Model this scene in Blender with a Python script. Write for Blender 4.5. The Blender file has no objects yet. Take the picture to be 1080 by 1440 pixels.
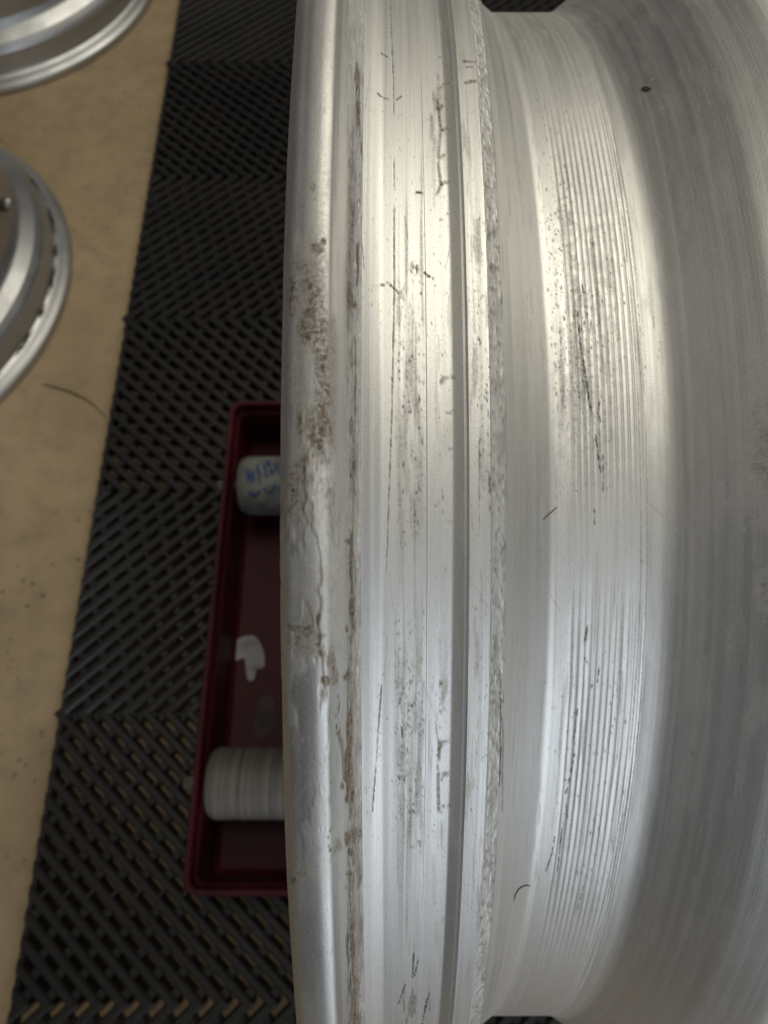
import bpy, math, random
import numpy as np
from mathutils import Vector

random.seed(7)
rng = np.random.default_rng(11)
S = bpy.context.scene
COL = S.collection
PI = math.pi

# ------------------------------------------------------------------ camera, world, lamps, exposure
CAM_H = 0.577                       # camera height above the mat
TILT = math.atan(950 / 2307)        # tilt away from straight down
cam_d = bpy.data.cameras.new('camera')
cam_d.sensor_fit = 'VERTICAL'
cam_d.sensor_height = 36.0
cam_d.lens = 36.0 * 950 / 1440
cam_d.clip_start = 0.005
cam_d.clip_end = 50
cam_d.dof.use_dof = True
cam_d.dof.focus_distance = 0.118
cam_d.dof.aperture_fstop = 24
cam = bpy.data.objects.new('camera', cam_d)
cam.location = (0, 0, CAM_H)
cam.rotation_euler = (TILT, 0, 0)
COL.objects.link(cam)
S.camera = cam

W = bpy.data.worlds.new('World')
S.world = W
W.use_nodes = True
bg = W.node_tree.nodes['Background']
bg.inputs['Color'].default_value = (0.92, 0.93, 1.0, 1)
bg.inputs['Strength'].default_value = 0.05

def area(name, loc, target, sx, sy, power, color):
    l = bpy.data.lights.new(name, 'AREA')
    l.shape = 'RECTANGLE'; l.size = sx; l.size_y = sy
    l.energy = power; l.color = color
    o = bpy.data.objects.new(name, l)
    o.location = loc
    d = Vector(target) - Vector(loc)
    o.rotation_euler = d.to_track_quat('-Z', 'Y').to_euler()
    COL.objects.link(o)
    return o

area('ceiling_lamp', (0.68, 0.90, 2.3), (0, 0.25, 0.2), 1.1, 2.4, 31, (1.0, 0.95, 0.81))
area('doorway_light', (0.95, -1.8, 1.15), (0.05, 0.1, 0.4), 1.4, 2.0, 20, (0.83, 0.91, 1.0))

vs = S.view_settings
vs.view_transform = 'Standard'; vs.look = 'None'; vs.gamma = 1; vs.use_curve_mapping = False
vs.exposure = 0.0

# ------------------------------------------------------------------ helpers
def project(x, y, z):
    """world point -> position in the 1080 x 1440 photograph (used to know where wear sits)"""
    c, s = math.cos(TILT), math.sin(TILT)
    zz = z - CAM_H
    yc = y * c + zz * s
    zc = -y * s + zz * c
    return 540 + 950 * x / -zc, 720 - 950 * yc / -zc

def unproject(px, py, z):
    c, s = math.cos(TILT), math.sin(TILT)
    dx, dy, dz = px - 540, 720 - py, -950
    w = (dx, dy * c - dz * s, dy * s + dz * c)
    t = (z - CAM_H) / w[2]
    return w[0] * t, w[1] * t

def mesh_np(name, V, F, mat=None, smooth=False):
    me = bpy.data.meshes.new(name)
    V = np.asarray(V, dtype=np.float32); F = np.asarray(F, dtype=np.int32)
    me.vertices.add(len(V)); me.vertices.foreach_set('co', V.ravel())
    n = F.shape[1]
    me.loops.add(F.size); me.loops.foreach_set('vertex_index', F.ravel())
    me.polygons.add(len(F))
    me.polygons.foreach_set('loop_start', np.arange(0, F.size, n, dtype=np.int32))
    me.polygons.foreach_set('loop_total', np.full(len(F), n, dtype=np.int32))
    if smooth:
        me.polygons.foreach_set('use_smooth', np.ones(len(F), dtype=bool))
    me.update(calc_edges=True)
    if mat: me.materials.append(mat)
    return me

def mesh_py(name, V, F, mat=None, smooth=False):
    me = bpy.data.meshes.new(name)
    me.from_pydata([tuple(map(float, v)) for v in V], [], F)
    if smooth:
        for p in me.polygons: p.use_smooth = True
    me.update()
    if mat: me.materials.append(mat)
    return me

def obj(name, me, parent=None, loc=None, rot=None):
    o = bpy.data.objects.new(name, me)
    COL.objects.link(o)
    if parent: o.parent = parent
    if loc is not None: o.location = loc
    if rot is not None: o.rotation_euler = rot
    return o

def thing(name, label, cat, loc=(0, 0, 0), group=None, me=None):
    o = bpy.data.objects.new(name, me)
    COL.objects.link(o)
    o.location = loc
    o['label'] = label; o['category'] = cat
    if group: o['group'] = group
    return o

def tube_mesh(name, pts, rad, mat, seg=8):
    """tapering tube along a polyline; rad a number or one per point"""
    pts = [Vector(p) for p in pts]
    if not hasattr(rad, '__len__'): rad = [rad] * len(pts)
    V, F = [], []
    for i, p in enumerate(pts):
        t = (pts[min(i + 1, len(pts) - 1)] - pts[max(i - 1, 0)]).normalized()
        a = t.cross(Vector((0, 0, 1)) if abs(t.z) < .9 else Vector((1, 0, 0))).normalized()
        b = t.cross(a)
        for k in range(seg):
            w = 2 * PI * k / seg
            V.append(p + (a * math.cos(w) + b * math.sin(w)) * rad[i])
    for i in range(len(pts) - 1):
        for k in range(seg):
            k2 = (k + 1) % seg
            F.append((i * seg + k, i * seg + k2, (i + 1) * seg + k2, (i + 1) * seg + k))
    F.append(tuple(range(seg))[::-1]); F.append(tuple((len(pts) - 1) * seg + k for k in range(seg)))
    return mesh_py(name, V, F, mat, True)

# 2-D value noise
_T = rng.random((256, 256)).astype(np.float32)
def vnoise(u, v):
    iu = np.floor(u).astype(np.int64); iv = np.floor(v).astype(np.int64)
    fu = (u - iu); fv = (v - iv)
    fu = fu * fu * (3 - 2 * fu); fv = fv * fv * (3 - 2 * fv)
    a, b = iu & 255, iv & 255
    a1, b1 = (iu + 1) & 255, (iv + 1) & 255
    return ((_T[a, b] * (1 - fu) + _T[a1, b] * fu) * (1 - fv) + (_T[a, b1] * (1 - fu) + _T[a1, b1] * fu) * fv)
def fbm(u, v, o=4):
    s = 0; amp = .5; tot = 0
    for k in range(o):
        s = s + amp * vnoise(u * 2 ** k + 17.3 * k, v * 2 ** k + 9.1 * k); tot += amp; amp *= .55
    return s / tot
def sstep(a, b, x):
    t = np.clip((x - a) / (b - a), 0, 1)
    return t * t * (3 - 2 * t)

# ------------------------------------------------------------------ materials
class NT:
    def __init__(self, name):
        m = bpy.data.materials.new(name); m.use_nodes = True
        self.m = m; self.t = m.node_tree; self.n = self.t.nodes
        self.b = self.n['Principled BSDF']
    def new(self, t, **k):
        n = self.n.new(t)
        for a, v in k.items(): setattr(n, a, v)
        return n
    def link(self, a, b): self.t.links.new(a, b)
    def noise(self, vec, scale, detail=4, rough=.55):
        n = self.new('ShaderNodeTexNoise'); n.inputs['Scale'].default_value = scale
        n.inputs['Detail'].default_value = detail; n.inputs['Roughness'].default_value = rough
        self.link(vec, n.inputs['Vector']); return n.outputs['Fac']
    def ramp(self, fac, stops):
        r = self.new('ShaderNodeValToRGB'); self.link(fac, r.inputs['Fac'])
        e = r.color_ramp.elements
        while len(e) < len(stops): e.new(.5)
        for i, (p, c) in enumerate(stops):
            e[i].position = p; e[i].color = c if len(c) == 4 else (*c, 1)
        return r.outputs['Color']
    def rng(self, fac, a, b, c, d):
        r = self.new('ShaderNodeMapRange'); self.link(fac, r.inputs['Value'])
        for k, v in zip(('From Min', 'From Max', 'To Min', 'To Max'), (a, b, c, d)): r.inputs[k].default_value = v
        return r.outputs['Result']
    def mix(self, fac, a, b, mode='MIX'):
        m = self.new('ShaderNodeMix', data_type='RGBA', blend_type=mode)
        for s, v in (('Factor', fac), ('A', a), ('B', b)):
            i = [x for x in m.inputs if x.name == s and x.enabled][0]
            if hasattr(v, 'links'): self.link(v, i)
            elif s == 'Factor': i.default_value = v
            else: i.default_value = (*v, 1)
        return [x for x in m.outputs if x.enabled][0]
    def math(self, op, a, b=None, clamp=False):
        m = self.new('ShaderNodeMath', operation=op); m.use_clamp = clamp
        for i, v in ((0, a), (1, b)):
            if v is None: continue
            if hasattr(v, 'links'): self.link(v, m.inputs[i])
            else: m.inputs[i].default_value = v
        return m.outputs[0]
    def bump(self, h, strength, dist, prev=None):
        n = self.new('ShaderNodeBump'); n.inputs['Strength'].default_value = strength
        n.inputs['Distance'].default_value = dist
        self.link(h, n.inputs['Height'])
        if prev is not None: self.link(prev, n.inputs['Normal'])
        return n.outputs['Normal']
    def scale(self, vec, s):
        m = self.new('ShaderNodeMapping'); m.inputs['Scale'].default_value = s
        self.link(vec, m.inputs['Vector']); return m.outputs['Vector']
    def obco(self): return self.new('ShaderNodeTexCoord').outputs['Object']

def alu_material(name, base=(.725, .715, .69), rough=.505, streak=.5, wear=True, rust=0.0):
    """satin turned aluminium; 'surf' = (arc length along the profile, arc length round the rim)"""
    k = NT(name)
    if wear:
        at = k.new('ShaderNodeAttribute', attribute_name='surf'); vec = at.outputs['Vector']
    else:
        vec = k.obco()
    if wear:
        s1 = k.noise(k.scale(vec, (3200, 14, 1)), 1, 3, .6)
        s2 = k.noise(k.scale(vec, (700, 5, 1)), 1, 3, .6)
        big = k.noise(k.scale(vec, (60, 30, 1)), 1, 5, .6)
        grain = k.noise(vec, 2600, 2, .5)
    else:
        s1 = k.noise(vec, 90, 3); s2 = k.noise(vec, 30, 3); big = k.noise(vec, 14, 5); grain = k.noise(vec, 700, 2)
    c = k.mix(k.rng(s1, .35, .65, 0, .22), base, tuple(x * .8 for x in base))
    c = k.mix(k.rng(s2, .35, .68, 0, .22), c, tuple(x * .74 for x in base))
    c = k.mix(k.rng(big, .42, .72, 0, .16), c, (base[0] * .80, base[1] * .78, base[2] * .72))
    if wear: c = k.mix(k.rng(k.noise(vec, 3400, 3, .7), .48, .72, 0, .30), c, tuple(x * .62 for x in base))
    r = k.math('ADD', k.rng(s2, .3, .7, rough - .05, rough + .06), k.rng(grain, .3, .7, -.03, .03))
    met = None
    if wear:
        wa = k.new('ShaderNodeAttribute', attribute_name='wear')
        sp = k.new('ShaderNodeSeparateColor'); k.link(wa.outputs['Color'], sp.inputs['Color'])
        dirt, speck, oxide = sp.outputs[0], sp.outputs[1], sp.outputs[2]
        fine = k.noise(vec, 1500, 4, .65)
        mott = k.noise(vec, 420, 4, .6)
        # oxide: chalky pale coating / whitish corroded metal
        ox = k.math('MULTIPLY', oxide, k.rng(mott, .3, .62, .55, 1.0), True)
        c = k.mix(k.math('MULTIPLY', ox, .8), c, k.ramp(fine, [(.3, (.46, .44, .40)), (.7, (.82, .81, .78))]))
        d = k.math('MULTIPLY', dirt, k.rng(fine, .30, .62, .45, 1.25), True)
        c = k.mix(d, c, k.ramp(mott, [(.3, (.070, .048, .028)), (.55, (.18, .14, .10)), (.75, (.32, .285, .23))] if rust else [(.3, (.075, .064, .050)), (.55, (.19, .165, .13)), (.75, (.32, .29, .245))]))
        sk = k.math('MULTIPLY', speck, 1.0, True)
        c = k.mix(sk, c, (.018, .015, .013))
        nm = k.math('MAXIMUM', k.math('MULTIPLY', d, .92), k.math('MAXIMUM', sk, k.math('MULTIPLY', ox, .55)))
        met = k.math('SUBTRACT', 1.0, nm, True)
        r = k.math('ADD', r, k.math('MULTIPLY', nm, .3), True)
    k.link(c, k.b.inputs['Base Color']); k.link(r, k.b.inputs['Roughness'])
    if met is not None: k.link(met, k.b.inputs['Metallic'])
    else: k.b.inputs['Metallic'].default_value = 1
    if wear:
        nb = k.bump(s1, .35 * streak, .00005)
        nb = k.bump(s2, .5 * streak, .0001, nb)
        nb = k.bump(grain, .45, .00005, nb)
        k.link(nb, k.b.inputs['Normal'])
    return k.m

M = {}
M['alu'] = alu_material('turned_aluminium')
M['alu_rough'] = alu_material('rough_aluminium', (.72, .71, .685), .50, .9)
M['alu_flange'] = alu_material('weathered_flange_aluminium', (.73, .72, .70), .51, .3, rust=1.0)
M['alu_plain'] = alu_material('spare_rim_aluminium', (.56, .56, .56), .46, .3, wear=False)

def simple(name, col, rough=.5, metal=0, nscale=40, var=.3, bump=.0, dist=.0005):
    k = NT(name); v = k.obco()
    n = k.noise(v, nscale, 5)
    c = k.mix(k.rng(n, .35, .68, 0, 1), tuple(min(1, x * (1 + var)) for x in col), tuple(x * (1 - var) for x in col))
    k.link(c, k.b.inputs['Base Color'])
    k.b.inputs['Roughness'].default_value = rough; k.b.inputs['Metallic'].default_value = metal
    if bump: k.link(k.bump(k.noise(v, nscale * 8, 4), bump, dist), k.b.inputs['Normal'])
    return k.m

# tan concrete floor
k = NT('tan_concrete'); v = k.obco()
n1 = k.noise(v, 6, 6, .6); n2 = k.noise(v, 45, 5, .65); n3 = k.noise(v, 260, 3, .6)
c = k.ramp(n1, [(.3, (.30, .215, .122)), (.55, (.39, .287, .168)), (.75, (.44, .33, .20))])
c = k.mix(k.rng(n2, .46, .72, 0, .6), c, (.22, .165, .105))
c = k.mix(k.rng(n3, .35, .65, 0, .25), c, (.30, .235, .145))
vo = k.new('ShaderNodeTexVoronoi'); vo.inputs['Scale'].default_value = 90; k.link(v, vo.inputs['Vector'])
pit = k.math('MULTIPLY', k.rng(vo.outputs['Distance'], .10, .22, 1, 0), k.rng(k.noise(v, 9, 4), .44, .60, 0, 1), True)
c = k.mix(k.math('MULTIPLY', pit, .75), c, (.055, .04, .028))
k.link(c, k.b.inputs['Base Color']); k.b.inputs['Roughness'].default_value = .72
k.link(k.bump(k.math('ADD', n3, k.math('MULTIPLY', pit, -1.5)), .35, .0008), k.b.inputs['Normal'])
M['floor'] = k.m

# dusty black plastic grating
k = NT('dusty_black_rubber'); v = k.obco()
geo = k.new('ShaderNodeNewGeometry').outputs['Position']
n1 = k.noise(geo, 9, 5, .6); n2 = k.noise(geo, 300, 4, .6)
c = k.ramp(n1, [(.3, (.010, .0095, .010)), (.7, (.022, .020, .018))])
c = k.mix(k.rng(n2, .52, .75, 0, .35), c, (.07, .062, .05))
k.link(c, k.b.inputs['Base Color']); k.b.inputs['Roughness'].default_value = .40
k.link(k.bump(n2, .4, .0004), k.b.inputs['Normal'])
M['mat'] = k.m

k = NT('dark_red_paint'); v = k.obco()
n1 = k.noise(v, 22, 5, .6); n2 = k.noise(v, 190, 4, .6)
c = k.ramp(n1, [(.3, (.036, .0015, .005)), (.7, (.070, .003, .009))])
c = k.mix(k.rng(n2, .62, .72, 0, .6), c, (.05, .03, .03))
k.link(c, k.b.inputs['Base Color']); k.b.inputs['Roughness'].default_value = .5; k.b.inputs['Specular IOR Level'].default_value = .28
k.link(k.bump(n2, .15, .0004), k.b.inputs['Normal'])
M['red'] = k.m
M['white_paint'] = simple('white_paint_smear', (.36, .34, .36), .55, 0, 60, .35)
M['bare'] = simple('bare_scuffed_steel', (.05, .030, .030), .6, .2, 80, .5, .2)
M['bolt'] = simple('dull_zinc', (.40, .38, .34), .42, .8, 90, .3, .1)
M['tape'] = simple('grubby_white_tape', (.22, .23, .205), .75, 0, 55, .45, .4)
M['ink'] = simple('blue_marker_ink', (.025, .045, .20), .6, 0, 120, .2)
M['spoke'] = simple('silver_wheel_paint', (.52, .52, .53), .3, .7, 30, .08)
M['stick'] = simple('dull_brown_fibre', (.06, .048, .036), .7, 0, 200, .2)
M['fibre'] = simple('dark_fibre', (.03, .026, .022), .7, 0, 200, .2)
M['twig'] = simple('brown_twig', (.17, .115, .062), .8, 0, 200, .3)
k = NT('turned_grey_roller'); v = k.obco()
st = k.noise(k.scale(v, (420, 4, 4)), 1, 4, .65); st2 = k.noise(v, 60, 4)
c = k.ramp(st, [(.3, (.09, .08, .066)), (.52, (.185, .168, .14)), (.72, (.32, .295, .25))])
c = k.mix(k.rng(st2, .5, .72, 0, .5), c, (.20, .185, .16))
k.link(c, k.b.inputs['Base Color']); k.b.inputs['Roughness'].default_value = .55
k.link(k.bump(st, .5, .0005), k.b.inputs['Normal'])
M['roller'] = k.m

# ------------------------------------------------------------------ setting
FZ = -0.016
V, F = [], []
N = 24
for j in range(N + 1):
    for i in range(N + 1):
        V.append((-1.6 + 3.0 * i / N, -1.0 + 3.6 * j / N, FZ))
for j in range(N):
    for i in range(N):
        a = j * (N + 1) + i
        F.append((a, a + 1, a + N + 2, a + N + 1))
fl = obj('floor', mesh_py('floor', V, F, M['floor']))
fl['kind'] = 'structure'

# ------------------------------------------------------------------ grating mat of herringbone ribs
PITCH, STEP, RUN = 0.0178, 0.2, 0.222
G0 = -0.1397
X0, X1 = -0.267, 0.56
RW, RH = 0.0070, 0.0145
mat_root = thing('floor_mat', 'black plastic grating mat with herringbone ribs laid on the tan floor', 'mat', (0, 0, FZ))
mat_root.rotation_euler = (0, 0, math.radians(0.45))

def rib_mesh(xa, ya, xb, yb, sq0=False, sq1=False):
    """one rib, plan ends cut parallel to x, chamfered top; local to (xa, ya)"""
    dx, dy = xb - xa, yb - ya
    L = math.hypot(dx, dy)
    w = RW * L / dy / 2                # half width measured along x
    prof = [(-1, -RH), (-1, -.0016), (-.62, 0), (.62, 0), (1, -.0016), (1, -RH)]
    V = []
    for (ox, oy, sq) in ((0, 0, sq0), (dx, dy, sq1)):
        for a, z in prof:
            if sq: V.append((ox, oy - a * w * dy / dx, z))     # end trimmed along the mat's edge
            else: V.append((ox + a * w, oy, z))
    n = len(prof)
    F = [(i, (i + 1) % n, n + (i + 1) % n, n + i) for i in range(n)]
    F += [tuple(range(n))[::-1], tuple(range(n, 2 * n))]
    return mesh_py('rib', V, F, M['mat'])

full = {}
rest_V, rest_F = [], []
cross_V, cross_F = [], []
count = 0
for zone in range(-1, 7):
    ya, yb = G0 + zone * STEP, G0 + (zone + 1) * STEP
    slash = (zone % 2 != 0)            # '/' or '\'
    i0 = int(math.floor((X0 - RUN) / PITCH)); i1 = int(math.ceil(X1 / PITCH))
    for i in range(i0, i1):
        xa = i * PITCH + (0 if slash else RUN)
        xb = i * PITCH + (RUN if slash else 0)
        y0, y1, x0, x1 = ya, yb, xa, xb
        lo, hi = X0, X1
        # clip to the mat's edges
        t0, t1 = 0.0, 1.0
        d = x1 - x0
        for bound, keep_ge in ((lo, True), (hi, False)):
            t = (bound - x0) / d
            if (d > 0) == keep_ge: t0 = max(t0, t)
            else: t1 = min(t1, t)
        if t1 - t0 < .02: continue
        cx0, cy0 = x0 + d * t0, y0 + (y1 - y0) * t0
        cx1, cy1 = x0 + d * t1, y0 + (y1 - y0) * t1
        seen = min(cx0, cx1) < -0.03
        clipped = t0 > 0 or t1 < 1
        if seen:
            if clipped:
                me = rib_mesh(cx0, cy0, cx1, cy1, t0 > 0, t1 < 1)
            else:
                if slash not in full: full[slash] = rib_mesh(xa, ya, xb, yb)
                me = full[slash]
            o = obj('rib', me, mat_root, (cx0, cy0, -FZ + random.uniform(-.0003, .0003)))
            count += 1
        else:
            me = rib_mesh(cx0, cy0, cx1, cy1, t0 > 0, t1 < 1)
            off = len(rest_V)
            for vv in me.vertices: rest_V.append((vv.co.x + cx0, vv.co.y + cy0, vv.co.z - FZ))
            for p in me.polygons: rest_F.append(tuple(off + q for q in p.vertices))
            bpy.data.meshes.remove(me)
        # short cross bars between this rib and the next, square to them, lower than the ribs
        ang = math.atan2(yb - ya, xb - xa)
        ux, uy = math.cos(ang), math.sin(ang)
        nx, ny = -uy, ux
        if (nx < 0): nx, ny = -nx, -ny
        Lr = math.hypot(cx1 - cx0, cy1 - cy0)
        gap = PITCH * abs(math.sin(ang))
        full_L = math.hypot(xb - xa, yb - ya)
        s0 = t0 * full_L
        m = math.ceil(s0 / .0190)
        while m * .0190 < s0 + Lr - .004:
            s = m * .0190 - s0 + .003; m += 1
            bx_, by_ = cx0 + ux * s, cy0 + uy * s
            if bx_ + nx * gap > X1: continue
            hw = .0030 if m % 6 else .0012
            ztop = -.0030 - FZ if m % 6 else -.0006 - FZ
            off = len(cross_V)
            for zz in (.0004, ztop):
                for (a, b) in ((-hw, 0.001), (hw, 0.001), (hw, gap - .001), (-hw, gap - .001)):
                    cross_V.append((bx_ + ux * a + nx * b, by_ + uy * a + ny * b, zz))
            cross_F += [tuple(off + q for q in f) for f in ((0, 3, 2, 1), (4, 5, 6, 7), (0, 1, 5, 4), (1, 2, 6, 5), (2, 3, 7, 6), (3, 0, 4, 7))]
o = obj('hidden_ribs', mesh_py('hidden_ribs', rest_V, rest_F, M['mat']), mat_root); o['kind'] = 'stuff'
ys, ye = G0 - STEP, G0 + 7 * STEP
V = [(X0 + a, b, c) for c in (.0004, -FZ - .0028) for a, b in ((-.0004, ys), (.0032, ys), (.0032, ye), (-.0004, ye))]
obj('edge_strip', mesh_py('edge_strip', V, [(3, 2, 1, 0), (4, 5, 6, 7), (0, 1, 5, 4), (1, 2, 6, 5), (2, 3, 7, 6), (3, 0, 4, 7)], M['mat']), mat_root)
o = obj('cross_bars', mesh_py('cross_bars', cross_V, cross_F, M['mat']), mat_root); o['kind'] = 'stuff'

# ------------------------------------------------------------------ wheel rim, turned profile in mm (x along axle, radius, corner rounding)
YW, ZW, RF = 0.122, 0.279, 0.228

def fillet(pts, nseg=7):
    out = []
    n = len(pts)
    for i, (x, r, f) in enumerate(pts):
        p = np.array((x, r), float)
        if i in (0, n - 1) or f <= 0: out.append(p); continue
        a = np.array(pts[i - 1][:2], float); b = np.array(pts[i + 1][:2], float)
        ua = (a - p) / np.linalg.norm(a - p); ub = (b - p) / np.linalg.norm(b - p)
        ang = math.acos(np.clip(ua @ ub, -1, 1))
        t = f / math.tan(ang / 2)
        t = min(t, .48 * np.linalg.norm(a - p), .48 * np.linalg.norm(b - p))
        p0, p1 = p + ua * t, p + ub * t
        for q in np.linspace(0, 1, nseg):
            out.append((1 - q) ** 2 * p0 + 2 * q * (1 - q) * p + q * q * p1)
    return np.array(out)

def resample(P, step):
    """even steps that keep the original corners"""
    out = [P[0]]
    for a, b in zip(P[:-1], P[1:]):
        L = np.linalg.norm(b - a)
        if L < 1e-6: continue
        n = max(1, int(math.ceil(L / step)))
        for q in range(1, n + 1): out.append(a + (b - a) * q / n)
    return np.array(out)

PROFILE = {
 'outer_flange': [(-13.2, 214, 0), (-14.9, 219.5, 1.5), (-15.1, 224.0, 2.5), (-13.6, 226.6, 2.5), (-11.0, 227.75, 6), (-9.2, 228, 6), (-7.7, 227.6, 1.6), (-6.9, 225.6, 3), (-5.8, 219, 6), (-4.5, 212.9, 1.2), (-3.75, 211.75, 0)],
 'bead_seat': [(-3.75, 211.75, 0), (-2.4, 211.0, 3), (-0.4, 210.15, 4), (0.6, 210.1, .5), (7.1, 209.55, .1), (7.22, 209.3, .1), (11.6, 208.95, 1.2), (13.35, 209.75, .3), (13.85, 209.85, .12), (14.1, 210.6, 0)],
 'safety_hump': [(14.1, 210.6, 0), (17.6, 210.55, .12), (19.6, 209.25, .25), (20.2, 208.9, .3), (20.6, 208.0, 0)],
 'drop_centre': [(20.6, 208.0, 0), (21.3, 206.2, 1.0), (23.6, 200.0, 3), (27.5, 195.0, 5), (31.8, 192.2, 4), (33.2, 192.0, 2), (51.0, 192.0, 0)],
 'barrel': [(51.0, 192.0, 0), (54.8, 192.6, 14), (58.5, 195.0, 14), (70, 203.3, 14), (80, 208.6, 10), (87, 209.8, 4), (160, 212, 2), (163, 213.5, 1), (166, 212, 1), (178, 213, 3), (181, 223, 2), (182.5, 228, 1.8), (187, 228, 2), (188.5, 221, 1), (186, 214, 0)],
 'barrel_lining': [(186, 214, 0), (181, 207.5, 2), (160, 206.5, 5), (88, 204.5, 5), (70, 198, 8), (54, 187.6, 6), (30, 187.3, 6), (20, 198, 6), (10, 204, 3), (-8, 206.5, 3), (-12, 209, 1), (-13.2, 214, 0)],
}
A0, A1 = math.radians(-84), math.radians(41)
dense = np.linspace(A0, A1, 1050)
coarse = np.linspace(A1, A0 + 2 * PI, 150)[1:-1]
PHI = np.concatenate([dense, coarse])
PHIC = PHI[::6]

YAW = math.radians(0.0)
wheel = thing('wheel_rim', 'large bare aluminium wheel rim with corroded flange standing on the rollers', 'wheel', (0, YW, ZW - RF))
wheel.rotation_euler = (0, 0, YAW)

def blob(px, py, cx, cy, rx, ry, ang=0):
    c, s = math.cos(ang), math.sin(ang)
    dx, dy = px - cx, py - cy
    a, b = dx * c + dy * s, -dx * s + dy * c
    return np.exp(-((a / rx) ** 2 + (b / ry) ** 2))

def stroke(px, py, pts, w, fade=1.0):
    """soft line through photo points"""
    best = np.full(px.shape, 1e9, np.float32)
    for (x0, y0), (x1, y1) in zip(pts[:-1], pts[1:]):
        d = np.array((x1 - x0, y1 - y0), float); L2 = d @ d
        t = np.clip(((px - x0) * d[0] + (py - y0) * d[1]) / L2, 0, 1)
        best = np.minimum(best, np.hypot(px - x0 - t * d[0], py - y0 - t * d[1]))
    return 1 - sstep(w * .45, w * 1.1, best)

def dots(px, py, box, n, r, seed):
    """random small pits in a photo box"""
    g = np.random.default_rng(seed)
    out = np.zeros(px.shape, np.float32)
    x0, y0, x1, y1 = box
    m = (px > x0 - 4) & (px < x1 + 4) & (py > y0 - 4) & (py < y1 + 4)
    qx, qy = px[m], py[m]
    s = np.zeros(qx.shape, np.float32)
    for _ in range(n):
        cx, cy = g.uniform(x0, x1), g.uniform(y0, y1)
        rx = r * g.uniform(.35, 1.05); ry = rx * g.uniform(.8, 2.4)
        s = np.maximum(s, g.uniform(.5, 1) * np.exp(-(((qx - cx) / rx) ** 2 + ((qy - cy) / ry) ** 2)))
    out[m] = s
    return out

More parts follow.
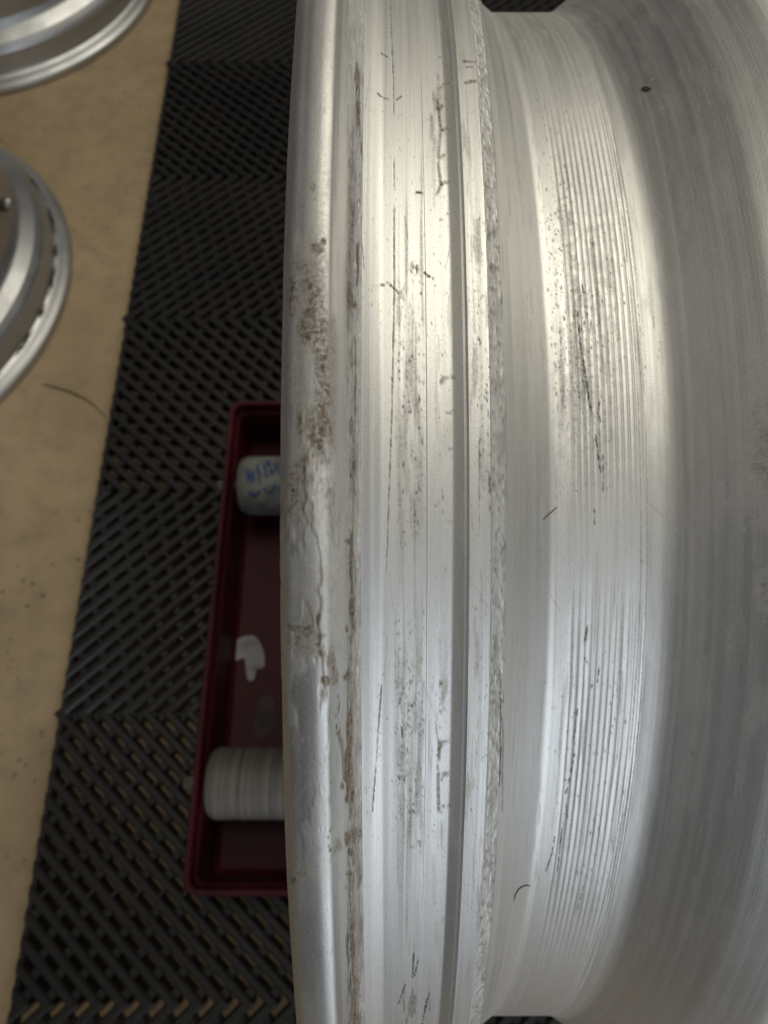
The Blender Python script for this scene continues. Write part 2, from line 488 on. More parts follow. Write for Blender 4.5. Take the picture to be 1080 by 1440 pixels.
def wear_for(part, px, py, u, v):
    """dirt, dark specks, oxide and height (m) for a piece of the rim"""
    z = np.zeros(px.shape, np.float32)
    dirt, speck, ox, h = z.copy(), z.copy(), z.copy(), z.copy()
    n_lo = fbm(u * 120, v * 60, 4); n_mid = fbm(u * 420 + 5, v * 300 + 3, 4); n_hi = fbm(u * 1500 + 9, v * 1200, 3)
    st = fbm(u * 900 + 2, v * 90 + 8, 4)
    if part == 'outer_flange':
        # patchy brown film on the lip
        film = sstep(.46, .62, n_lo) * (sstep(230, 420, py) * (1 - sstep(720, 800, py)) * .75 + .12)
        film *= sstep(400, 412, px) * (1 - sstep(455, 472, px))
        dirt += film * .4 + .34 * sstep(.40, .58, n_lo) * sstep(400, 406, px) * (1 - sstep(425, 448, px)) * sstep(330, 440, py) * (1 - sstep(690, 740, py))
        heavy = sstep(540, 600, py) * (1 - sstep(690, 712, py)) * sstep(416, 432, px) * (1 - sstep(463, 474, px))
        dirt += heavy * sstep(.36, .60, fbm(u * 900 + 4, v * 800 + 2, 4)) * .42
        h += heavy * (n_hi - .5) * .00035
        ox += heavy * .8
        # flaking lacquer: raised edge where the coat ends
        edge = 430 + 18 * sstep(700, 780, py) + (fbm(v * 220, v * 0 + 3.3, 4) - .5) * 40
        peel = sstep(-1.2, 1.2, px - edge) * sstep(610, 650, py) * (1 - sstep(985, 1010, py + (n_mid - .5) * 60)) * (1 - sstep(486, 492, px))
        h += peel * .00012
        lip = np.exp(-((px - edge) / 3.2) ** 2) * sstep(610, 650, py) * (1 - sstep(900, 985, py)) * sstep(.42, .58, fbm(v * 160 + 7, v * 0, 3))
        dirt += lip * .55
        ox += peel * .35
        # chips in the coat
        chips = sstep(.60, .64, fbm(u * 260 + 31, v * 150 + 12, 4)) * sstep(640, 760, py) * (1 - sstep(960, 1010, py)) * (1 - sstep(462, 472, px))
        dirt += chips * .5; h -= chips * .00010
        # dirty corner line at the foot of the flange
        c0 = 494 + 3 * np.sin(py / 90)
        cor = np.exp(-((px - c0) / 5.5) ** 2) * (.25 + .75 * sstep(.44, .60, fbm(u * 300, v * 110 + 4, 4))) * sstep(100, 260, py)
        dirt += cor * .75
        low = sstep(1080, 1250, py) * sstep(486, 490, px)
        dirt += low * (.12 + .4 * sstep(.45, .62, st))
        ox += sstep(486, 494, px) * .7
        h += sstep(484, 492, px) * (n_mid - .5) * .0004
        for (x, y, rx, ry, a) in ((493, 418, 4, 9, 1), (497, 430, 3, 5, .8), (494, 600, 4, 16, .9), (490, 761, 8, 4, .95), (492, 800, 3, 14, .6), (493, 850, 4, 18, .8),
                                  (487, 884, 3, 7, .95), (494, 880, 3, 10, .8), (488, 950, 5, 8, 1), (483, 953, 3, 5, .8), (481, 1105, 4, 6, .9), (489, 1124, 6, 6, 1), (494, 1116, 4, 5, .9),
                                  (487, 1180, 4, 10, .8), (492, 1198, 4, 6, .9), (489, 1228, 4, 4, .9), (414, 1237, 2.2, 6, 1), (465, 930, 7, 14, .7), (458, 957, 9, 7, .85), (470, 952, 6, 13, .6),
                                  (445, 350, 14, 12, .45), (440, 262, 6, 7, .45), (455, 340, 5, 6, .55), (433, 455, 3, 4, .8), (454, 503, 5, 5, .6), (461, 547, 5, 8, .6), (452, 598, 6, 4, .7),
                                  (412, 880, 11, 10, .5), (432, 888, 8, 9, .6), (415, 900, 8, 9, .55), (447, 870, 5, 10, .5), (428, 800, 4, 7, .5), (420, 560, 8, 60, .45), (410, 520, 8, 50, .35)):
            q = blob(px, py, x, y, rx * (.85 + .0 * rx), ry)
            dirt += a * sstep(.25, .62, q * (.45 + 1.1 * n_mid))
        dirt += .55 * stroke(px, py, [(502, 1172), (470, 1190), (440, 1210), (418, 1236)], 12) * sstep(.38, .56, n_mid)
        speck += .8 * stroke(px, py, [(466, 1165), (461, 1182), (464, 1196)], 2.4) * sstep(.35, .5, n_hi)
        speck += .75 * stroke(px, py, [(492, 1290), (487, 1330), (494, 1370), (484, 1430)], 2.5) * sstep(.45, .6, st)
        rl = stroke(px, py, [(500, 90), (505, 200), (503, 330), (500, 420), (497, 600), (492, 760), (494, 880), (490, 960), (489, 1120), (492, 1200), (494, 1330), (500, 1440)], 3.2)
        dirt += rl * sstep(.44, .56, fbm(v * 130 + 11, u * 500, 4)) * .95
        # scraped strip: bright metal with red-brown crumbs
        strip = stroke(px, py, [(470, 965), (476, 1000), (477, 1030)], 4.6)
        dirt += strip * sstep(.55, .60, n_hi) * 1.2; h -= strip * .00025
        ox *= (1 - strip); 
        gs = stroke(px, py, [(478, 1032), (484, 1060), (486, 1096)], 4.2)
        dirt += gs * .65; h -= gs * .0002
        for x, y in ((455, 512), (412, 690), (440, 640), (447, 470), (425, 1040), (463, 1010)):
            speck += .7 * blob(px, py, x, y, 2, 3)
        speck += .8 * dots(px, py, (440, 480, 470, 720), 90, 1.5, 3) + .6 * dots(px, py, (486, 120, 508, 1440), 160, 1.5, 4)
        h += (n_lo - .5) * .00022
        smear = sstep(.42, .66, fbm(u * 200 + 60, v * 80 + 22, 5)) * (1 - sstep(470, 482, px))
        dirt += smear * (.30 * sstep(200, 420, py) * (1 - sstep(700, 800, py)) + .12)
        cr = sstep(484, 492, px)
        crust = sstep(.50, .62, fbm(u * 700 + 1, v * 380 + 2, 4)) * cr
        ox += crust * .5; h += crust * .00022
        dirt += cr * sstep(.50, .66, fbm(u * 900 + 21, v * 260 + 5, 4)) * .28
        veil = sstep(.5, .54, fbm(u * 170 + 8, v * 110 + 70, 5)) * sstep(700, 760, py) * (1 - sstep(1200, 1300, py)) * (1 - sstep(476, 486, px))
        h += veil * .00007; ox += veil * .35
        rim_ = np.exp(-((fbm(u * 170 + 8, v * 110 + 70, 5) - .5) / .008) ** 2) * sstep(640, 720, py) * (1 - sstep(1000, 1150, py)) * (1 - sstep(476, 486, px))
        dirt += rim_ * .4
    elif part == 'bead_seat':
        crack = [(547, -20), (553, 110), (554, 250), (554, 420), (551, 580), (546, 720), (543, 800), (538, 940), (531, 1050), (524, 1140)]
        on = sstep(.30, .40, fbm(v * 90, v * 0 + 1, 2))
        ck = stroke(px, py, crack, 1.05) * on
        speck += .8 * ck; h -= ck * .00006
        line = np.exp(-((px - (600 - 10 * ((py - 560) / 720) ** 2)) / 1.1) ** 2)
        # turned field with fine pitting
        f1 = sstep(552, 562, px) * (1 - sstep(592, 600, px))
        pitz = sstep(360, 480, py) * (1 - sstep(720, 820, py)) + sstep(880, 980, py) * (1 - sstep(1150, 1230, py))
        dirt += f1 * pitz * sstep(.50, .70, st) * .32
        speck += f1 * pitz * sstep(.66, .74, n_hi) * .6
        dirt += f1 * sstep(.56, .72, fbm(u * 1500, v * 30 + 5, 3)) * .28
        speck += .75 * dots(px, py, (556, 860, 596, 1150), 170, 1.2, 5) + .6 * dots(px, py, (556, 380, 600, 720), 110, 1.2, 6)
        speck += .8 * dots(px, py, (562, 940, 578, 1060), 60, 1.2, 15)
        # grey-brown hooks where the tyre bead sat
        f2 = sstep(602, 608, px)
        for y in (117, 146, 181, 218, 256, 300, 531, 580, 632, 735, 800, 993, 1042, 1088, 1133, 1290):
            a = .6 if y not in (735, 800, 1290) else .3
            hk = stroke(px, py, [(620, y + 8), (622, y + 2), (628, y), (639, y - 1)], 3.0) * sstep(.38, .58, n_hi)
            dirt += a * hk
        dirt += .5 * stroke(px, py, [(616, 105), (615, 140), (619, 180), (616, 230), (620, 260), (614, 275)], 2.8) * sstep(.42, .56, n_mid)
        speck += .2 * stroke(px, py, [(616, 110), (614, 142), (619, 182), (617, 230)], 1.6) * sstep(.48, .58, n_hi)
        dirt += .45 * blob(px, py, 610, 150, 12, 50) * sstep(.48, .6, st)
        dirt += .6 * stroke(px, py, [(620, 960), (618, 1040), (616, 1100), (617, 1140)], 3) * sstep(.42, .56, n_mid)
        dirt += f2 * .35 * sstep(.52, .66, st) * (sstep(930, 1000, py) * (1 - sstep(1130, 1200, py)) + .35)
        speck += .7 * stroke(px, py, [(622, 690), (623, 700), (617, 706), (612, 712)], 1.2) + .6 * stroke(px, py, [(623, 716), (623, 724)], 1)
        # little black fibres and bits
        for pts in ([(584, 272), (590, 270), (595, 273)], [(597, 384), (602, 388), (609, 391)], [(531, 132), (539, 137), (547, 140)], [(558, 140), (564, 136)], [(536, 75), (545, 80)],
                    [(588, 1350), (583, 1372)], [(604, 1395), (598, 1420)], [(600, 1405), (594, 1440)], [(582, 1340), (580, 1375)], [(570, 1385), (560, 1412)]):
            speck += .95 * stroke(px, py, pts, 1.5)
        speck += .9 * (blob(px, py, 619, 80, 2, 2) + blob(px, py, 628, 93, 1.4, 1.4) + blob(px, py, 612, 402, 1.5, 1.5))
        dirt += .8 * stroke(px, py, [(520, 399), (534, 402), (546, 398), (560, 411)], 1.6) * sstep(.3, .5, n_hi)
        dirt += .8 * blob(px, py, 583, 378, 5, 8) * sstep(.45, .55, n_hi) * 1.4
        bot = sstep(1300, 1380, py) * sstep(.54, .66, st)
        dirt += bot * .7 * sstep(552, 562, px) * (1 - sstep(610, 620, px))
        speck += .6 * stroke(px, py, [(506, 300), (512, 380)], .8)
        h += (n_lo - .5) * .00005
        # fine turning grooves
        h += f1 * 2.2e-6 * np.sin(u * 2 * PI / .00075)
    elif part == 'safety_hump':
        rough = sstep(688, 692, px - (-8) * ((py - 620) / 720) ** 2 * -1) if False else sstep(.0036, .0038, u)
        h += rough * (n_hi - .5) * .00028 + rough * (n_mid - .5) * .00022
        dirt += rough * (.04 + .30 * sstep(.50, .66, n_mid))
        ox += rough * .5
        speck += rough * sstep(.60, .70, n_hi) * .5
        speck += .9 * dots(px, py, (670, 470, 690, 700), 70, 1.4, 8) + .5 * dots(px, py, (664, 700, 690, 1000), 50, 1.1, 9) + .55 * dots(px, py, (664, 300, 690, 470), 60, 1.2, 16)
        dirt += .8 * (stroke(px, py, [(652, 86), (668, 87)], 2.4) + stroke(px, py, [(655, 95), (666, 94)], 1.5) + stroke(px, py, [(655, 116), (668, 114)], 3))
        dirt += .7 * stroke(px, py, [(688, 660), (689, 690), (689, 730)], 2) * sstep(.4, .55, n_mid)
        speck += .55 * stroke(px, py, [(674, 620), (674, 760)], 1) * sstep(.4, .55, st)
        dirt += (1 - rough) * sstep(.55, .7, st) * .25
        speck += .8 * stroke(px, py, [(703, 940), (704, 1010), (703, 1105)], 1.4) * sstep(.35, .5, st)
        # burrs thrown up at the edge
        burr = sstep(.0058, .0062, u) * sstep(800, 860, py) * (1 - sstep(1000, 1030, py))
        h += burr * (n_hi - .35) * .0004
        h += (1 - rough) * (n_lo - .5) * .00005
    elif part == 'drop_centre':
        f1 = sstep(772, 786, px)
        # rolled ridges (geometry, plus darker colour deep in the grooves): fade out where the surface was rubbed smooth
        x_mm = u * 1000
        amp = .55 + .45 * (1 - sstep(.45, .75, fbm(v * 30 + 2, u * 60, 3)))
        amp = amp * (1 - .85 * np.exp(-((py - 790) / 75.0) ** 2)) * sstep(120, 260, py) * (1 - sstep(1250, 1380, py))
        zone = sstep(23.4, 25.4, x_mm)
        ridge = .5 + .5 * np.sin(2 * PI * x_mm / 1.22 + 1.6 * (fbm(v * 14 + 40, u * 300, 2) - .5))
        h -= zone * amp * .00014 * ridge ** 3; dirt += zone * amp * .22 * ridge ** 6
        # two crisp grooves near the far side
        umax = x_mm.max()
        for gx in (umax - 1.55, umax - .35):
            gq = np.exp(-((x_mm - gx) / .13) ** 2) * sstep(90, 180, py) * (1 - sstep(1360, 1420, py))
            h -= gq * .00011; speck += gq * .42 * sstep(.3, .5, fbm(v * 120, v * 0 + gx, 3))
        h += f1 * (n_mid - .5) * .00006 + (n_lo - .5) * .00008
        film = f1 * (1 - sstep(850, 900, px)) * sstep(180, 320, py) * (1 - sstep(600, 740, py))
        dirt += film * sstep(.44, .70, fbm(u * 900 + 4, v * 700 + 8, 4)) * .12 + film * sstep(.5, .7, st) * .14
        dirt += f1 * sstep(.60, .72, fbm(u * 1400 + 3, v * 40, 3)) * .25
        for box, n, sd in (((752, 120, 800, 330), 45, 20), ((768, 230, 805, 420), 110, 21), ((775, 400, 832, 560), 150, 22), ((790, 430, 850, 640), 120, 23), ((775, 560, 860, 700), 70, 24),
                           ((800, 300, 880, 560), 90, 25), ((790, 960, 880, 1250), 90, 26)):
            speck += .8 * dots(px, py, box, n, 1.3, sd)
        for pts, w in (([(812, 440), (817, 490), (824, 530), (828, 560), (832, 582)], 2.2), ([(843, 565), (841, 580), (844, 592)], 1.6), ([(838, 612), (842, 650), (846, 665)], 1.4), ([(840, 640), (852, 652)], 1.2),
                       ([(818, 395), (822, 420)], 1.6), ([(848, 640), (848, 690)], 1.2), ([(836, 716), (836, 736)], 1.5), ([(826, 882), (822, 905)], 2), ([(828, 935), (822, 925)], 1.2),
                       ([(812, 998), (806, 1045)], 1.6), ([(808, 1060), (803, 1085)], 1.6), ([(801, 1095), (796, 1115)], 1.8), ([(780, 1178), (776, 1200), (768, 1225)], 1.3), ([(790, 1165), (784, 1225)], 1),
                       ([(822, 1240), (812, 1280)], 1), ([(796, 1130), (798, 1150)], 1.2), ([(843, 935), (840, 960)], 1)):
            speck += .85 * stroke(px, py, pts, w) * sstep(.28, .46, n_hi)
        dirt += .5 * stroke(px, py, [(800, 300), (812, 430), (826, 540), (835, 600)], 9) * sstep(.48, .62, n_hi) * .35
        speck += .55 * stroke(px, py, [(711, 560), (712, 640), (713, 720)], .9) + .75 * stroke(px, py, [(706, 960), (708, 1040), (706, 1140)], 1.2) * sstep(.35, .5, st)
        speck += .35 * stroke(px, py, [(741, 745), (738, 800), (736, 880)], 1) + .5 * stroke(px, py, [(707, 1010), (705, 1100)], .8)
        dirt += (1 - f1) * sstep(.6, .75, st) * .22
    elif part == 'barrel':
        dirt += sstep(.56, .72, st) * .10 + sstep(1020, 1078, px) * (1 - sstep(1010, 1090, py)) * sstep(500, 640, py) * sstep(.4, .55, n_lo) * .65
        dirt += sstep(.52, .72, n_lo) * .07
        for x, y, rx, ry in ((985, 433, 2, 2), (974, 1059, 2, 3.5), (996, 1146, 1, 3), (986, 183, 2, 2), (918, 110, 1.5, 1.5), (902, 470, 1.2, 2.5), (906, 515, 1.2, 2), (884, 960, 1.5, 1.5)):
            speck += .95 * blob(px, py, x, y, rx, ry)
        for q in range(8): speck += .9 * blob(px, py, 848 + q * 2.8, 158 + q * 7.2, 1.1, 1.6)
        h += (n_lo - .5) * .00012 + (n_mid - .5) * .00002
    # faint hairline scratches, mostly along the turning direction
    g = np.random.default_rng(len(part) * 7 + 1)
    x0, x1 = RANGE[part]
    for _ in range(30):
        cx, cy = g.uniform(x0, x1), g.uniform(0, 1440)
        L = g.uniform(10, 70); lean = g.normal(0, .12 if g.random() < .8 else .7)
        m = (np.abs(px - cx) < 6 + L * abs(lean)) & (np.abs(py - cy) < L)
        if m.any():
            q = stroke(px[m], py[m], [(cx - lean * L * .5, cy - L * .5), (cx + lean * L * .5, cy + L * .5)], g.uniform(.6, 1.0))
            dirt[m] += q * g.uniform(.1, .3)
    # scattered fine dust
    if part != 'barrel': speck += .35 * sstep(.80, .88, fbm(u * 3400 + 77, v * 2600 + 13, 2))
    speck = speck * (.35 + .65 * sstep(.34, .52, fbm(u * 4200 + 3, v * 3000 + 50, 2)))
    return dirt, speck, ox, h

RANGE = {'outer_flange': (400, 508), 'bead_seat': (510, 655), 'safety_hump': (660, 705), 'drop_centre': (710, 905), 'barrel': (905, 1080)}

def lathe(name, prof, step, phis, mat, parent, wear=True, base_z=RF):
    P = resample(fillet(prof), step) / 1000.0
    nP, nA = len(P), len(phis)
    d = np.r_[0, np.cumsum(np.linalg.norm(np.diff(P, axis=0), axis=1))]
    U, A = np.meshgrid(d, phis, indexing='ij')
    X = np.repeat(P[:, :1], nA, 1); R = np.repeat(P[:, 1:], nA, 1)
    if wear:
        T = np.gradient(P, axis=0); T /= np.linalg.norm(T, axis=1)[:, None] + 1e-12
        NX = np.repeat(-T[:, 1:2], nA, 1); NR = np.repeat(T[:, :1], nA, 1)
        wx = X * math.cos(YAW) - R * np.sin(A) * math.sin(YAW)
        wy = X * math.sin(YAW) + R * np.sin(A) * math.cos(YAW) + YW
        px, py = project(wx, wy, R * np.cos(A) + ZW)
        hid = (np.abs(np.mod(A + math.radians(22.3) + PI, 2 * PI) - PI) > math.radians(75))
        px = np.where(hid, -500, px); py = np.where(hid, -500, py)
        dirt, speck, ox, h = wear_for(name, px, py, U, A * .2)
        e = sstep(0, .0004, U) * sstep(0, .0004, d[-1] - U)      # keep the joints closed
        h = h * e
        X = X + NX * h; R = R + NR * h
    V = np.stack([X, R * np.sin(A), R * np.cos(A) + base_z], -1).reshape(-1, 3)
    i = np.arange(nP - 1)[:, None]; j = np.arange(nA)[None, :]; j2 = (j + 1) % nA
    F = np.stack([i * nA + j + 0 * i, (i + 1) * nA + j, (i + 1) * nA + j2, i * nA + j2], -1).reshape(-1, 4)
    me = mesh_np(name, V, F[:, ::-1], mat, True)
    if wear:
        a = me.attributes.new('surf', 'FLOAT_VECTOR', 'POINT')
        a.data.foreach_set('vector', np.stack([U, A * .2, U * 0], -1).astype(np.float32).ravel())
        a = me.attributes.new('wear', 'FLOAT_COLOR', 'POINT')
        q = np.clip(np.stack([dirt, speck, ox, ox * 0 + 1], -1), 0, 1).astype(np.float32)
        a.data.foreach_set('color', q.ravel())
    return obj(name, me, parent)

lathe('outer_flange', PROFILE['outer_flange'], .17, PHI, M['alu_flange'], wheel)
lathe('bead_seat', PROFILE['bead_seat'], .15, PHI, M['alu'], wheel)
lathe('safety_hump', PROFILE['safety_hump'], .15, PHI, M['alu_rough'], wheel)
lathe('drop_centre', PROFILE['drop_centre'], .15, PHI, M['alu'], wheel)
lathe('barrel', PROFILE['barrel'], .5, PHI, M['alu'], wheel)
lathe('barrel_lining', PROFILE['barrel_lining'], 3, PHIC, M['spoke'], wheel, wear=False)

# hub and spokes inside the barrel
hubP = np.array([(4, 22), (2, 30), (4, 62), (10, 74), (34, 76), (40, 66), (42, 34), (40, 22)], float)
lathe('hub', [(x, r, 1.5) for x, r in hubP] + [(4, 22, 0)], 4, np.linspace(0, 2 * PI, 73)[:-1], M['spoke'], wheel, wear=False)
sp_prof = [(-.024, -.003), (-.020, -.007), (.020, -.007), (.024, -.003), (.018, .008), (-.018, .008)]
V, F = [], []
rs = [(.066, 1.15, .006), (.10, .86, .003), (.15, .78, .002), (.186, 1.0, .001), (.2015, 1.15, .000)]
for (r, w, xo) in rs:
    for (t, x) in sp_prof: V.append((x + xo, t * w, r))
n = len(sp_prof)
for i in range(len(rs) - 1):
    for q in range(n): F.append((i * n + q, i * n + (q + 1) % n, (i + 1) * n + (q + 1) % n, (i + 1) * n + q))
F += [tuple(range(n))[::-1], tuple((len(rs) - 1) * n + q for q in range(n))]
spm = mesh_py('spoke', V, F, M['spoke'])
for q in range(5):
    obj('spoke', spm, wheel, (0, 0, RF), (q * 2 * PI / 5 + .3, 0, 0))

# ------------------------------------------------------------------ loose bits lying on the rim
def on_rim(px, py, R, lift=0.0):
    """point where the photo ray meets the turned surface of radius R"""
    c, s = math.cos(TILT), math.sin(TILT)
    dx, dy, dz = (px - 540) / 950, (720 - py) / 950, -1
    w = np.array((dx, dy * c - dz * s, dy * s + dz * c)); o = np.array((0, -YW, CAM_H - ZW))
    a = w[1] ** 2 + w[2] ** 2; b = 2 * (o[1] * w[1] + o[2] * w[2]); cc = o[1] ** 2 + o[2] ** 2 - (R + lift) ** 2
    t = (-b - math.sqrt(b * b - 4 * a * cc)) / (2 * a)
    p = o + w * t
    return Vector((p[0], p[1] + YW, p[2] + ZW))

_pp = np.concatenate([fillet(PROFILE[q]) for q in ('drop_centre', 'barrel')]) / 1000
def on_profile(px, py, lift=0.0):
    R = .195
    for _ in range(12):
        p = on_rim(px, py, R, lift)
        R = .5 * R + .5 * float(np.interp(p.x, _pp[:80, 0], _pp[:80, 1]))
    return on_rim(px, py, R, lift)

def bit(name, label, cat, pts, R, rad, mat=None):
    P = [on_profile(x, y, rad * .8) for x, y in pts]
    b = P[0].copy()
    n = len(P)
    rr = [rad * (.35 + .65 * math.sin(PI * (i + .6) / (n + .2))) for i in range(n)]
    me = tube_mesh(name, [p - b for p in P], rr, mat or M['fibre'], 6)
    return thing(name, label, cat, b, me=me)

bit('curled_fibre', 'curled dark fibre lying low on the smooth wall beside the rim grooves', 'fibre', [(723, 1266), (725, 1258), (729, 1251), (734, 1247), (740, 1245), (745, 1246)], .1945, .00014)
bit('straight_fibre', 'short straight brownish fibre lying at the edge of the rim grooves', 'fibre', [(764, 731), (770, 725), (777, 719), (784, 713)], .1925, .0001, M['stick'])

# flat flake on the barrel
c0 = on_profile(908, 127)
fv = [on_profile(x, y, -.0001) - c0 for x, y in ((901, 126), (905, 123), (911, 124), (915, 126), (911, 129), (904, 130))]
nrm = Vector((0, c0.y - YW, c0.z - ZW)).normalized() * .0003
V = [p for p in fv] + [p + nrm for p in fv]
F = [tuple(range(6))[::-1], tuple(range(6, 12))] + [(i, (i + 1) % 6, 6 + (i + 1) % 6, 6 + i) for i in range(6)]
thing('dirt_flake', 'single dark flake of dirt stuck on the smooth barrel', 'flake', c0, me=mesh_py('dirt_flake', V, F, M['fibre']))

# ------------------------------------------------------------------ red roller stand
TX0, TX1, TY0, TY1, TH = -0.1325, 0.250, -0.0640, 0.3110, 0.0755
stand = thing('roller_stand', 'dark red steel tray with two rollers under the large rim', 'roller stand', ((TX0 + TX1) / 2, (TY0 + TY1) / 2, 0))
ox_, oy_ = -(TX0 + TX1) / 2, -(TY0 + TY1) / 2

def rrect(x0, y0, x1, y1, r, n=6):
    out = []
    for cx, cy, a in ((x1 - r, y1 - r, 0), (x0 + r, y1 - r, 90), (x0 + r, y0 + r, 180), (x1 - r, y0 + r, 270)):
        for q in range(n + 1):
            w = math.radians(a + 90 * q / n)
            out.append((cx + r * math.cos(w), cy + r * math.sin(w)))
    return out
loops = []
def ring(inset, r, z): loops.append([(x + ox_, y + oy_, z) for x, y in rrect(TX0 + inset, TY0 + inset, TX1 - inset, TY1 - inset, r)])
ring(.0010, .010, .0); ring(0, .011, .002); ring(0, .011, TH - .0012); ring(.0010, .010, TH); ring(.0034, .0085, TH); ring(.0044, .0075, TH - .0010); ring(.0044, .0075, TH - .012); ring(.0064, .006, TH - .014); ring(.0064, .006, .014); ring(.010, .003, .0105)
V = [p for l in loops for p in l]; n = len(loops[0]); F = []
for a in range(len(loops) - 1):
    for q in range(n): F.append((a * n + q, a * n + (q + 1) % n, (a + 1) * n + (q + 1) % n, (a + 1) * n + q))
F.append(tuple(range(n))[::-1]); F.append(tuple((len(loops) - 1) * n + q for q in range(n)))
tray = obj('tray', mesh_py('tray', V, F, M['red']), stand)

def cyl_profile(name, prof, mat, parent, loc, seg=48, smooth=True):
    V, F = [], []
    for x, r in prof:
        for q in range(seg):
            w = 2 * PI * q / seg
            V.append((x, r * math.cos(w), r * math.sin(w)))
    for a in range(len(prof) - 1):
        for q in range(seg): F.append((a * seg + q, a * seg + (q + 1) % seg, (a + 1) * seg + (q + 1) % seg, (a + 1) * seg + q))
    F.append(tuple(range(seg))[::-1]); F.append(tuple((len(prof) - 1) * seg + q for q in range(seg)))
    me = mesh_py(name, V, F, mat, smooth)
    o = obj(name, me, parent, loc)
    return o

HS, RR = 0.117, 0.0245
ZR = ZW - math.sqrt((RF + RR) ** 2 - HS ** 2) + .0001
for which, (yy, lx) in enumerate(((YW + HS, -.1215), (YW - HS, -.1245))):
    L = .238 - lx
    pr = [(0, .008), (.0002, RR * .80), (.0015, RR * .90), (.0055, RR - .0003), (.0075, RR)]
    if which:
        for q in range(60):
            x = .0085 + q * .0027
            pr.append((x, RR - (.0004 if q % 9 == 4 else .00012 * (q % 3)) * 1.0))
    pr += [(L - .006, RR), (L - .001, RR * .9), (L, RR * .8)]
    # wheel meets the roller at full radius
    ro = cyl_profile('roller', pr, M['roller'], stand, (lx + ox_, yy + oy_, ZR))
    ro['label'] = 'bare turned grey roller' if which else 'roller wrapped in white tape with blue marker writing'
    # axle ends through the tray wall
    cyl_profile('axle', [(-.0185, .0036), (-.018, .0045), (-.0125, .0045), (-.0122, .0066), (-.0106, .0066), (-.0104, .004), (.002, .004)], M['bolt'], ro, (0, 0, 0), 16)
    cyl_profile('axle', [(L - .002, .004), (L + .0185, .004), (L + .019, .0034)], M['bolt'], ro, (0, 0, 0), 16)
    if not which:
        tp = [(.0062, RR - .0001), (.0064, RR + .0003), (.0300, RR + .00045), (.062, RR + .0003), (.085, RR + .0005), (.1002, RR + .0004), (.1004, RR - .0001)]
        V, F = [], []
        seg = 64
        for x, r in tp:
            for q in range(seg):
                w = 2 * PI * q / seg
                rr = r + (.0004 * math.sin(3 * w + x * 90) * (abs(x - .05) < .042))
                V.append((x, rr * math.cos(w), rr * math.sin(w)))
        for a in range(len(tp) - 1):
            for q in range(seg): F.append((a * seg + q, a * seg + (q + 1) % seg, (a + 1) * seg + (q + 1) % seg, (a + 1) * seg + q))
        obj('tape', mesh_py('tape', V, F, M['tape'], True), ro)
        # handwriting in blue marker: strokes wrapped on the tape, (mm along, degrees round from +y towards up)
        strokes = [[(9, 84), (11.5, 110), (12, 86), (14.5, 108)], [(14.5, 88), (16, 106)], [(18.5, 90), (18, 72)], [(21, 112), (20, 86)], [(20.5, 66), (27, 60), (25, 78)], [(23, 72), (27, 100)], [(27, 66), (30, 96), (32, 84)],
                   [(31, 66), (34, 88)], [(33.5, 64), (37, 96)], [(37.5, 92), (41, 88)], [(40, 70), (43, 100)], [(12, 128), (17, 134), (21, 124)], [(23, 118), (29, 130), (34, 112)], [(36, 116), (40, 128)]]
        V, F = [], []
        for sp in strokes:
            pts = []
            for (xa, wa), (xb, wb) in zip(sp[:-1], sp[1:]):
                for q in range(5): pts.append((xa + (xb - xa) * q / 5, wa + (wb - wa) * q / 5))
            pts.append(sp[-1])
            wv = random.uniform(.0005, .0010)
            off = len(V)
            for i, (x, wdeg) in enumerate(pts):
                a, b = pts[max(0, i - 1)], pts[min(len(pts) - 1, i + 1)]
                tx, tw = (b[0] - a[0]) / 1000, math.radians(b[1] - a[1]) * RR
                l = math.hypot(tx, tw) or 1
                for sg in (-1, 1):
                    xx = x / 1000 + sg * wv * -tw / l; ww = math.radians(wdeg) + sg * wv * tx / l / RR
                    r = RR + .0012
                    V.append((xx, r * math.cos(ww), r * math.sin(ww)))
            for i in range(len(pts) - 1): F.append((off + 2 * i, off + 2 * i + 1, off + 2 * i + 3, off + 2 * i + 2))
        obj('marker_writing', mesh_py('marker_writing', V, F, M['ink']), ro)

# white paint smear and scuffs on the tray floor
def floor_patch(name, pts, mat, z, parent=stand, smooth_n=4):
    P = [unproject(x, y, z) for x, y in pts]
    # round the outline
    for _ in range(2):
        Q = []
        for a, b in zip(P, P[1:] + P[:1]):
            Q += [(a[0] * .75 + b[0] * .25, a[1] * .75 + b[1] * .25), (a[0] * .25 + b[0] * .75, a[1] * .25 + b[1] * .75)]
        P = Q
    n = len(P)
    V = [(x + ox_, y + oy_, z) for x, y in P] + [(x + ox_, y + oy_, z - .0004) for x, y in P]
    F = [tuple(range(n))] + [(i, n + i, n + (i + 1) % n, (i + 1) % n) for i in range(n)]
    me = mesh_py(name, V, F, mat)
    return obj(name, me, parent)
floor_patch('paint_smear', [(318, 916), (322, 903), (333, 900), (346, 893), (360, 894), (370, 912), (373, 935), (367, 941), (360, 938), (358, 957), (348, 958), (346, 940), (344, 923), (336, 928), (324, 930)], M['white_paint'], .0112)
floor_patch('scuff', [(362, 985), (376, 975), (386, 985), (387, 1010), (378, 1035), (362, 1038), (354, 1024), (360, 1008)], M['bare'], .0111)

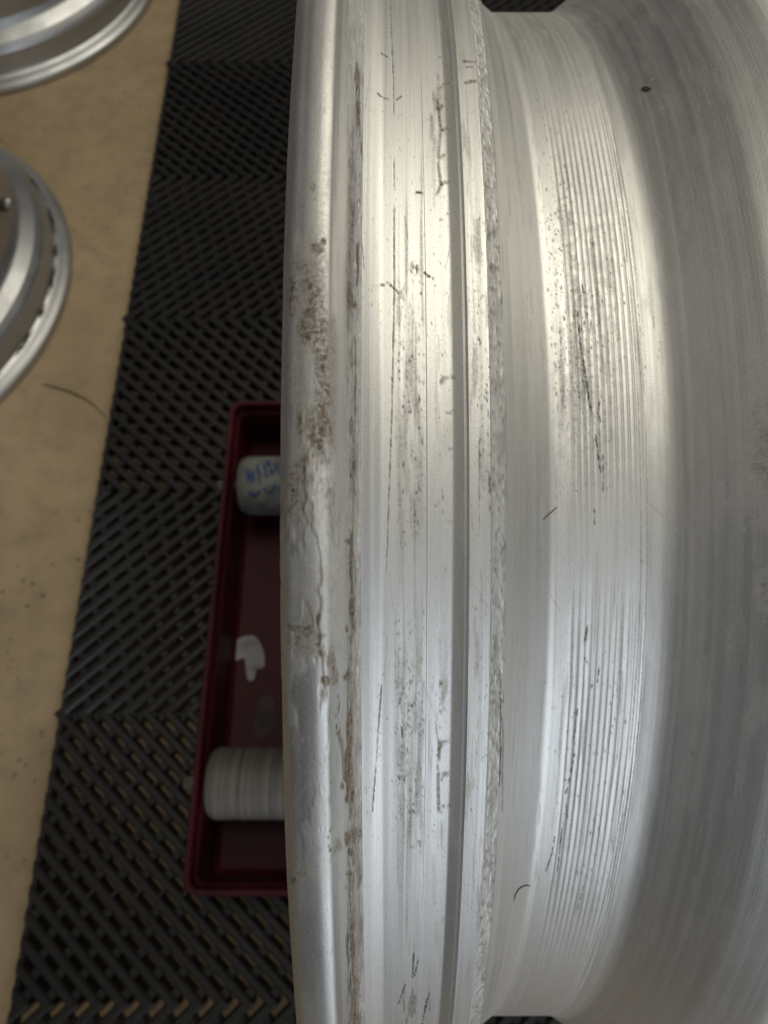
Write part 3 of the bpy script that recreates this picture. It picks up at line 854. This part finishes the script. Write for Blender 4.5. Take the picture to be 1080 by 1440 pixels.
# ------------------------------------------------------------------ spare rims lying flat on the floor
def spare(loc, R, label, turn):
    t = thing('spare_wheel_rim', label, 'wheel', (loc[0], loc[1], FZ), 'spare rims lying on the tan floor')
    t.rotation_euler = (0, 0, turn)
    s = 1000 * R
    rings = {
      'flange': [(1.5, s - 8, 0), (0, s - 5, 1), (.3, s - 1.2, 1.5), (3, s, 2.5), (8, s - .6, 3), (11.5, s - 4.5, 2.5), (13.5, s - 11, 2.5), (15.5, s - 14.2, 0)],
      'bead_seat': [(15.5, s - 14.2, 0), (18, s - 15, 2), (34, s - 16, 2), (38, s - 15.3, 1.5), (42, s - 17.5, 0)],
      'drop_centre': [(42, s - 17.5, 0), (47, s - 21, 5), (56, s - 33, 9), (64, s - 36.5, 5), (88, s - 36.5, 6), (104, s - 28, 12), (122, s - 23, 6), (176, s - 20, 0)],
      'upper_flange': [(176, s - 20, 0), (184, s - 16, 3), (188, s - 4, 2), (191, s, 2), (196, s - .5, 2), (197.5, s - 6, 1), (192, s - 19, 3), (176, s - 25, 0)],
      'lining': [(176, s - 25, 0), (122, s - 28, 5), (104, s - 33, 6), (88, s - 41, 5), (64, s - 41, 5), (40, s - 25, 4), (18, s - 20, 3), (1.5, s - 8, 0)],
    }
    A = np.linspace(0, 2 * PI, 257)[:-1]
    for nm, pr in rings.items():
        P = resample(fillet(pr, 6), 3.0) / 1000
        nP, nA = len(P), len(A)
        Z = np.repeat(P[:, :1], nA, 1); RR_ = np.repeat(P[:, 1:], nA, 1); AA = np.repeat(A[None], nP, 0)
        V = np.stack([RR_ * np.cos(AA), RR_ * np.sin(AA), Z], -1).reshape(-1, 3)
        i = np.arange(nP - 1)[:, None]; j = np.arange(nA)[None]; j2 = (j + 1) % nA
        F = np.stack([i * nA + j, i * nA + j2, (i + 1) * nA + j2, (i + 1) * nA + j], -1).reshape(-1, 4)
        obj(nm, mesh_np(nm, V, F, M['alu_plain'], True), t)
    # dirt wedged at the foot of the flange, in broken arcs
    g = random.Random(int(turn * 100) + 5)
    for a0, a1 in ((-24, -15), (-12, -7), (-5, 6), (8, 13), (16, 27), (-40, -29), (-52, -47), (33, 45)):
        a0, a1 = math.radians(a0) - turn, math.radians(a1) - turn
        pts = []
        rr = []
        m = 12
        for q in range(m + 1):
            a = a0 + (a1 - a0) * q / m
            r = R - .0128 + g.uniform(-.0004, .0004)
            pts.append((r * math.cos(a), r * math.sin(a), .0152))
            rr.append(.0016 * math.sin(PI * (q + .4) / (m + .8)) * g.uniform(.6, 1.2))
        obj('wedged_dirt', tube_mesh('wedged_dirt', pts, rr, M['fibre'], 6), t)
    # centre disc and spokes low inside
    sp = obj('wheel_disc', mesh_np('wheel_disc', *disc(R)), t)
    sp.data.materials.append(M['spoke'])
    return t

def disc(R):
    prof = [(.03, .030), (.03, .010), (.07, .006), (R - .05, .018), (R - .024, .022), (R - .026, .034), (R - .06, .036), (.07, .030), (.03, .030)]
    A = np.linspace(0, 2 * PI, 97)[:-1]
    V = [(r * math.cos(a), r * math.sin(a), z) for r, z in prof for a in A]
    nA = 96; F = []
    for i in range(len(prof) - 1):
        for j in range(nA): F.append((i * nA + j, i * nA + (j + 1) % nA, (i + 1) * nA + (j + 1) % nA, (i + 1) * nA + j))
    return V, F

s1 = spare((-.594, .506), .250, 'spare aluminium rim lying flat with dark grime round its flange and a valve', 0.0)
s2 = spare((-.556, 1.046), .241, 'spare aluminium rim lying flat with a clean bright polished flange', 0.6)
for c_ in list(s2.children):
    if c_.name.startswith('wedged_dirt'): bpy.data.objects.remove(c_)
# valve on the grimy rim's barrel
d = Vector((0.2139, 0.0305, 0)).normalized()
cyl_profile('valve', [(0, .0035), (.012, .0035), (.0125, .0062), (.021, .0058), (.024, .003)], M['bolt'], s1, d * .2075 + Vector((0, 0, 0.0820)), 16).rotation_euler = (0, -.5, math.atan2(d.y, d.x))

# twig on the floor
tp = [(60, 541), (78, 545), (98, 551), (118, 560), (134, 571), (150, 588)]
P = [Vector((*unproject(x, y, FZ), FZ + .0012)) for x, y in tp]
me = tube_mesh('twig', [p - P[0] for p in P], [.0005, .0011, .0012, .0009, .0006, .0003], M['twig'], 6)
thing('twig', 'thin curved brown twig lying on the tan floor', 'twig', P[0], me=me)

S.render.resolution_x = 768; S.render.resolution_y = 1024
